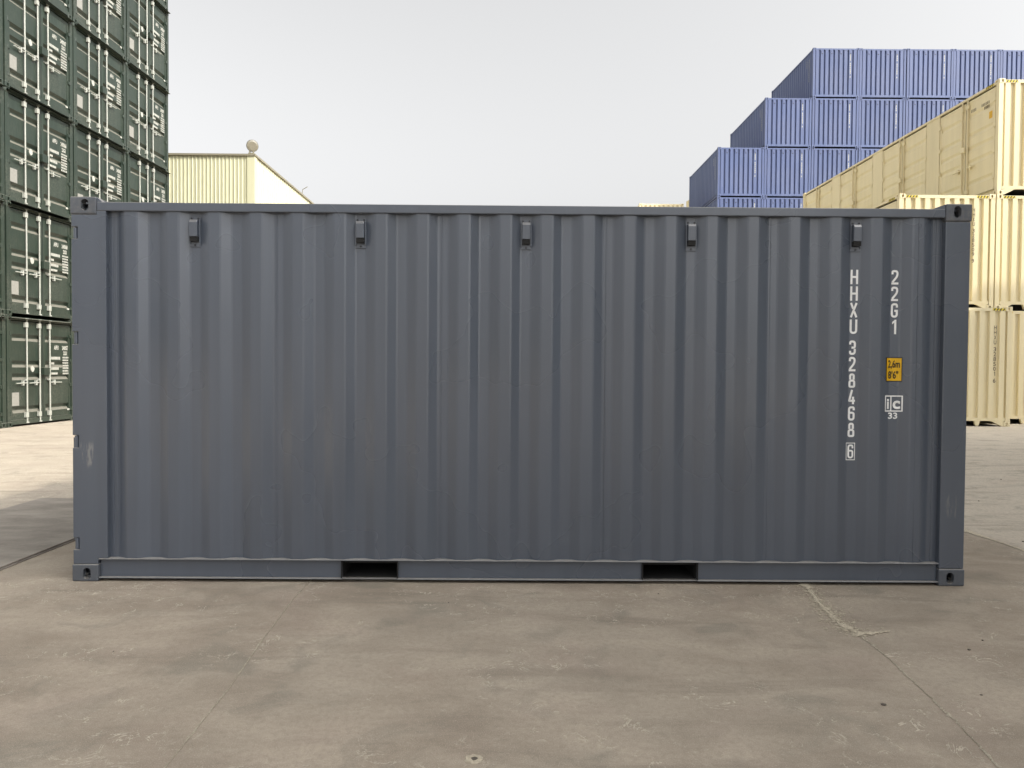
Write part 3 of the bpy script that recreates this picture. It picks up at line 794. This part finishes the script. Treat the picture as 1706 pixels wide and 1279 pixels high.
    # corrugated side facing the yard: recess centres sit where the ventilators are
    P, C0 = 0.2792, 0.026
    prof, at = corr(-2.795, 2.858, P, 0.078, 0.066, 0.033, C0)
    YC = 0.014
    fn = lambda u, d, z: (u, YC + d, z)
    # soft folds: round the four bends of each corrugation with a short extra facet, and dish the sheet a little
    def soften(pr, r=0.007):
        out = [pr[0]]
        for a, b, c in zip(pr, pr[1:], pr[2:]):
            for q, k in ((a, 1), (c, 1)):
                v = Vector((q[0] - b[0], q[1] - b[1])); ln = v.length
                if ln < 1e-6: continue
                v *= min(r, ln * 0.4) / ln; out.append((b[0] + v.x, b[1] + v.y))
        out.append(pr[-1]); return out
    sp = soften(prof)
    mb = MB().mat(G)
    zs = [0.1580 + (2.4965 - 0.158) * i / 24 for i in range(25)]
    n = len(sp); vs = []
    for z in zs:
        for u, d in sp:
            w = 0.0022 * math.sin(u * 1.9 + 0.7) * math.sin(z * 1.35) + 0.0012 * math.sin(u * 5.3) * math.sin(z * 3.1 + u)
            vs.append((u, YC + d + (w if 0.3 < z < 2.35 else 0), z))
    mb.add(vs, [(j * n + i, j * n + i + 1, (j + 1) * n + i + 1, (j + 1) * n + i) for j in range(len(zs) - 1) for i in range(n - 1)])
    side = o('side_wall', mb.mesh('side_wall'))
    # upright backing strips where the sheet meets the posts
    for a, b, y in ((-2.778, -2.764, 0.0445), (-2.752, -2.741, 0.0465), (2.790, 2.803, 0.0465), (2.812, 2.828, 0.0435)):
        obj('edge_strip', MB().mat(G).box(a, b, y, 0.056, 0.158, 2.496).mesh('edge_strip', bevel=0.002), side)
    for k in (-8, -4, 0, 4, 8):                    # upright weld seams where two sheets meet
        xw = C0 + (k + 2) * P - 0.012 if k < 8 else C0 + 9.5 * P
        if xw < 2.7: obj('weld_seam', MB().mat(G).box(xw - 0.0035, xw + 0.0035, YC + at(xw) - 0.0035, YC + at(xw) + 0.002, 0.159, 2.4955).mesh('weld_seam', bevel=0.001, seg=1), side)
    prof2, _ = corr(-2.95, 2.95, P, 0.082, 0.062, 0.036, C0)
    o('side_wall', MB().mat(G).sheet(prof2, lambda u, d, z: (u, W - YC - d, z), 0.158, 2.4965).mesh('side_wall'))
    prof3, _ = corr(CY - 0.04, W - CY + 0.04, 0.247, 0.11, 0.025, 0.045, 0.3)
    o('end_wall', MB().mat(G).sheet(prof3, lambda u, d, z: (3.01 - d, u, z), 0.12, 2.48).mesh('end_wall'))
    prof4 = []
    x = -2.95
    while x < 2.9: prof4 += [(x, 0.0), (x + 0.09, 0.0), (x + 0.105, 0.018), (x + 0.195, 0.018)]; x += 0.21
    o('roof', MB().mat(G).sheet(prof4, lambda u, d, y: (u, y, 2.548 - d), 0.03, W - 0.03).mesh('roof'))
    # ventilators in every fourth recess
    vb = MB().mat(G)
    vb.box(-0.036, 0.036, -0.006, 0.0, -0.100, 0.100)
    vb.box(-0.036, -0.028, -0.014, -0.0065, -0.080, 0.080); vb.box(0.028, 0.036, -0.014, -0.0065, -0.080, 0.080)
    vplate = vb.mesh('ventilator', bevel=0.0015)
    hood = MB().mat(G).prism([(-0.0065, 0.078), (-0.0065, -0.035), (-0.040, -0.035), (-0.044, 0.060), (-0.034, 0.078)], lambda u, w, d: (d, u, w), -0.0265, 0.0265).mesh('hood', bevel=0.003)
    slot = MB().mat('under').box(-0.0255, 0.0255, -0.0355, -0.0065, -0.066, -0.0355).mesh('intake')  # solid near-black block stands in for shade under the open hood
    bolt = MB().mat('bolt').cyl((0, -0.0065, 0), (0, -0.0105, 0), 0.0065, 8).mesh('bolt')
    for k in (-2, -1, 0, 1, 2):
        c = C0 + 4 * P * k
        vz = (2.367, 2.366, 2.366, 2.366, 2.370)[k + 2]
        v = obj('ventilator', vplate, root, (c, -W / 2 + YC + 0.0315, vz))
        obj('hood', hood, v); obj('intake', slot, v)
        for bx_, bz_ in ((-0.022, 0.090), (0.022, 0.090), (0.0, -0.088)): obj('bolt', bolt, v, (bx_, 0, bz_))
    # lettering follows the sheet
    tf = lambda a, b: (a, YC + at(a) - 0.0025, b)
    mb = MB().mat('white')
    code = 'HHXU328468'
    tops = [2.149 - 0.1125 * i for i in range(4)] + [1.669 - 0.1122 * i for i in range(6)]
    for ch, zt_ in zip(code, tops): stroke_char(mb, ch, tf, 2.259 if ch in 'HXU' else 2.255, zt_, 0.098, 0.052 if ch in 'HXU' else 0.046, 0.0142)
    stroke_char(mb, '6', tf, 2.253, 0.959, 0.095, 0.040, 0.0115)
    b0, b1, z0, z1, t = 2.222, 2.284, 0.852, 0.971, 0.0045
    for x0, x1, za, zc in ((b0, b1, z0, z0 + t), (b0, b1, z1 - t, z1), (b0, b0 + t, z0 + t, z1 - t), (b1 - t, b1, z0 + t, z1 - t)):
        mb.add([tf(x0, za), tf(x1, za), tf(x1, zc), tf(x0, zc)], [(0, 1, 2, 3)])
    o('number_marking', mb.mesh('number_marking'), side).location = (0, 0, 0)
    mb = MB().mat('white')
    for i, ch in enumerate('22G1'): stroke_char(mb, ch, tf, 2.536, 2.149 - 0.1125 * i, 0.098, 0.048, 0.0142)
    obj('type_marking', mb.mesh('type_marking'), side)
    # yellow height sticker
    def rect(mb, x0, x1, z0, z1, off, n=8):
        us = [x0 + (x1 - x0) * i / n for i in range(n + 1)]
        f = lambda a, b: (a, YC + at(a) - off, b)
        mb.add([f(u, z0) for u in us] + [f(u, z1) for u in us], [(i, i + 1, n + 2 + i, n + 1 + i) for i in range(n)])
    mb = MB().mat('black'); rect(mb, 2.481, 2.593, 1.391, 1.556, 0.003)
    mb.mat('yellow'); rect(mb, 2.4865, 2.5875, 1.3965, 1.5505, 0.005)
    mb.mat('black'); tf2 = lambda a, b: (a, YC + at(a) - 0.0075, b)
    put_text(mb, '2,6m', tf2, 2.538, 1.487, 0.070, 0.60, 0.0012)
    put_text(mb, '8\'6"', tf2, 2.534, 1.412, 0.070, 0.66, 0.0012)
    obj('height_sticker', mb.mesh('height_sticker'), side)
    mb = MB().mat('white'); f3 = lambda a, b: (a, YC + at(a) - 0.0035, b)
    def bar(x0, x1, za, zc): rect(mb, x0, x1, za, zc, 0.0035, 6)
    x0, x1, z0, z1, t = 2.477, 2.599, 1.186, 1.296, 0.008
    bar(x0, x1, z0, z0 + t); bar(x0, x1, z1 - t, z1)
    for a in (x0, x1 - t, 2.520): bar(a, a + t, z0 + t, z1 - t)
    put_text(mb, 'i', f3, 2.5025, 1.207, 0.098, 1.0, 0.003); put_text(mb, 'c', f3, 2.560, 1.207, 0.110, 1.05, 0.0035)
    put_text(mb, '33', f3, 2.538, 1.138, 0.058, 1.2, 0.0015)
    obj('approval_mark', mb.mesh('approval_mark'), side)
    # doors on the far-left end
    doors, _, _, _ = end_door_nodes(L, W, H, G, [(0.16, 1), (0.40, -1), (0.62, 1), (0.85, -1)], barmat='grey', plates=False)
    for name, me, loc, rz, kids, lab in doors:
        d = obj(name, me, root, (0, 0, 0), math.pi); build(kids, d)
main_container()

# ------------------------------------------------------------------ dark green stack, doors facing the yard
AL, XL, Y0, SP = 0.0376, -11.5307, 11.7858, 2.4704
NUM = {(0, 0): '240057', (0, 1): '240068', (0, 2): '240066', (0, 3): '240067', (1, 2): '240065', (1, 3): '240066'}
for i in range(-1, 3):
    for r in range(6):
        y = (i + 0.5) * SP
        lx = XL + AL * y; ly = Y0 + y
        c = Vector((lx, ly, 0)) - Vector((math.cos(-AL), math.sin(-AL), 0)) * (GL / 2)
        n = NUM.get((i, r), '2400%02d' % (50 + (7 * i + 5 * r) % 40))
        jit = random.uniform(-0.012, 0.012)
        container((c.x + jit, c.y, gz(c.x) + r * GH), -AL, green_spec(n),
                  'dark green container with white locking bars, %s tier, %s column from the cream warehouse' % (ORD[r], NTH[2 - i]), 'dark green stack with doors facing out')

# ------------------------------------------------------------------ stepped wall of blue containers
BX, BY, BS = 15.7063, 33.39, 2.453
bs = blue_spec()
for r in range(7):
    for c in range({5: 1, 6: 2}.get(r, 0), 7):
        if r < 3 and c > 4: continue
        x = BX + (c - 2) * BS + BS / 2
        k = c - {5: 1, 6: 2}.get(r, 0)
        container((x + random.uniform(-0.006, 0.006), BY + 3.029 + random.uniform(-0.02, 0.02), RISE + r * 2.591), math.pi / 2, bs,
                  'blue container in the stepped blue wall, %s tier, %s from the stepped end' % (ORD[r], NTH[k]), 'stepped wall of blue containers')

# ------------------------------------------------------------------ cream containers with side doors
XC, YCR = 12.169, 13.4607
c1 = XC - 1.231; c2 = XC + 1.231
cg = 'cream high cube containers at the yard edge'
container((c1 + 0.09 - 0.18, 12.62 + HL / 2, RISE), math.pi / 2, cream_spec('HHXU 328501 6', 0.81, 2.44), 'cream container standing on the concrete, pushed forward of its stack, dark code down its end', cg)
container((c2, YCR + HL / 2, RISE), math.pi / 2, cream_spec(), 'cream container on the concrete under the three high cream column', cg)
container((c1, YCR + HL / 2, RISE + HH), math.pi / 2, cream_spec('HHXU 328509 9', 0.675, 2.55), 'cream container on second tier with open air above, dark code down its end', cg)
container((c2, YCR + HL / 2, RISE + HH), math.pi / 2, cream_spec(), 'cream container squeezed in the middle of the three high cream column', cg)
container((c2, YCR + HL / 2, RISE + 2 * HH), math.pi / 2, cream_spec(side_code=True), 'topmost cream container with four pairs of side doors and black yellow edge stripes', cg)
# two more cream stacks beyond and beside the blue wall: only the top ones show
def small_cream_spec():
    L, W, H = 6.058, 2.438, 2.591
    return frame_nodes(L, W, H, 'cream', 0.06, 0.11) + castings(L, W, H, 'cream') + shell_nodes(L, W, H, 'cream', 0.05)
sc = small_cream_spec()
for r in range(4):
    container((8.22, 35.0 + 3.029, gz(8.22) + r * 2.591), math.pi / 2, sc,
              'short cream container in the stack left of the blue wall, %s tier' % ORD[r], 'short cream stack beside the blue wall')
for r in range(5):
    container((13.42, 39.85 + 3.029, RISE + r * 2.591), math.pi / 2, sc,
              'short cream container in the stack behind the blue wall, %s tier' % ORD[r], 'short cream stack behind the blue wall')

# ------------------------------------------------------------------ pale grey stacks across the yard: they throw the shade over the foreground
ps = plain_spec()
for k in range(2):
    for r in range(6):
        container((12.05 + 1.219, -18.7 + HL / 2 + k * (HL + 0.04), RISE + r * HH), math.pi / 2, ps,
                  'pale grey forty foot container in the six high wall, %s tier, %s half' % (ORD[r], ('outer', 'inner')[k]), 'six high pale grey container wall')
for r in range(4):
    container((20.0 + 1.219, 8.75 - HL / 2, RISE + r * HH), math.pi / 2, ps,
              'pale grey forty foot container in the single four high stack, %s tier' % ORD[r], 'four high pale grey stack')

# ------------------------------------------------------------------ warehouse with ribbed cladding
def warehouse():
    x0, x1, y0, y1, h = -46.0, -10.15, 24.0, 75.0, 9.72
    root = empty('warehouse', ((x0 + x1) / 2, (y0 + y1) / 2, 0)); tag(root, 'pale cream ribbed metal warehouse standing behind the dark green stack', 'warehouse')
    o = lambda name, me, par=root: obj(name, me, par, (-(x0 + x1) / 2, -(y0 + y1) / 2, 0))
    def ribs(a, b, pitch):
        pr = []; u = a
        while u < b: pr += [(u, 0.0), (u + pitch * 0.66, 0.0), (u + pitch * 0.76, -0.022), (u + pitch * 0.90, -0.022)]; u += pitch
        return [p for p in pr if p[0] < b] + [(b, 0.0)]
    w = o('front_wall', MB().mat('clad').sheet(ribs(x0, x1 - 0.25, 0.15), lambda u, d, z: (u, y0 + d, z), 0, h - 0.02).mesh('front_wall'))
    o('side_wall', MB().mat('clad').sheet(ribs(y0 + 0.25, y1, 0.27), lambda u, d, z: (x1 - d, u, z), 0, h - 0.02).mesh('side_wall'))
    o('back_wall', MB().mat('clad').box(x0, x1 - 0.1, y1, y1 + 0.1, 0, h - 0.02).mesh('back_wall'))
    o('side_wall', MB().mat('clad').box(x0 - 0.1, x0 - 0.001, y0, y1, 0, h - 0.02).mesh('side_wall'))
    o('corner_trim', MB().mat('clad').box(x1 - 0.255, x1 + 0.04, y0 - 0.045, y0 + 0.255, 0, h - 0.02).mesh('corner_trim'))
    o('roof', MB().mat('trim').box(x0, x1 - 0.02, y0 + 0.03, y1, h - 0.3, h - 0.1).mesh('roof'))
    o('roof_flashing', MB().mat('trim').box(x0, x1 + 0.08, y0 - 0.085, y0 + 0.12, h - 0.019, h + 0.055).mesh('roof_flashing'))
    o('roof_flashing', MB().mat('trim').box(x1 - 0.12, x1 + 0.081, y0 + 0.121, y1, h - 0.019, h + 0.055).mesh('roof_flashing'))
    # round floodlight on the corner
    lr = empty('floodlight', (-10.25, 24.02, h + 0.056)); tag(lr, 'round drum floodlight on a bracket at the corner of the warehouse roof', 'floodlight')
    d = Vector((0.55, -0.80, -0.22)).normalized(); c = Vector((0.02, 0.02, 0.34))
    b = MB().mat('lampmetal'); b.cyl(c - d * 0.20, c, 0.17, 20, 0.225); b.cyl(c - d * 0.34, c - d * 0.2005, 0.11, 14, 0.13)
    obj('housing', b.mesh('housing'), lr)
    rim = MB().mat('lampmetal'); rim.cyl(c + d * 0.001, c + d * 0.035, 0.235, 20, 0.232); obj('rim', rim.mesh('rim'), lr)
    g = MB().mat('lampglass'); g.cyl(c + d * 0.0355, c + d * 0.05, 0.215, 20, 0.16); obj('lens', g.mesh('lens'), lr)
    k = MB().mat('trim').box(-0.11, 0.10, -0.06, 0.10, 0.0, 0.05).box(-0.10, -0.06, -0.02, 0.06, 0.0502, 0.30).box(0.05, 0.09, -0.02, 0.06, 0.0502, 0.12)
    obj('bracket', k.mesh('bracket'), lr)
    # small aerial on the side eave
    ar = empty('roof_aerial', (-10.12, 30.6, h + 0.056)); tag(ar, 'small bent aerial rod on the side eave of the warehouse', 'aerial')
    obj('rod', MB().mat('trim').cyl((0, 0, 0), (0.03, 0, 0.24), 0.018, 6).cyl((0.03, 0, 0.23), (0.26, 0, 0.36), 0.016, 6).mesh('rod'), ar)
warehouse()

# ------------------------------------------------------------------ a few stones on the concrete
def stones():
    rr = random.Random(4)
    meshes = []
    for k in range(4):
        bm = bmesh.new(); bmesh.ops.create_icosphere(bm, subdivisions=1, radius=1.0)
        for v in bm.verts: v.co *= rr.uniform(0.7, 1.15); v.co.z *= 0.55
        zmin = min(v.co.z for v in bm.verts)
        for v in bm.verts: v.co.z -= zmin
        me = bpy.data.meshes.new('stone'); bm.to_mesh(me); bm.free(); me.materials.append(M['stone']); meshes.append(me)
    spots = [(1.566, -1.759, .018), (2.343, -1.126, .014), (2.505, -0.989, .011), (2.064, -1.655, .010), (3.35, -0.25, .013), (3.6, 0.1, .010), (3.9, .55, .012), (4.35, 1.3, .016),
             (3.25, -.55, .009), (0.9, -0.2, .008), (-0.45, -0.4, .008), (-2.1, -1.2, .007), (-3.3, -0.6, .008), (5.2, 3.2, .015), (6.4, 4.6, .015)]
    for x, y, s in spots:
        o = obj('stone', meshes[rr.randrange(4)], None, (x, y, gz(x) - 0.001), rr.uniform(0, 6)); o.scale = (s * 0.8, s * 0.6, s * 0.6)
        tag(o, 'small dark stone chip lying on the bare concrete', 'stone', 'stone chips on the concrete')
stones()
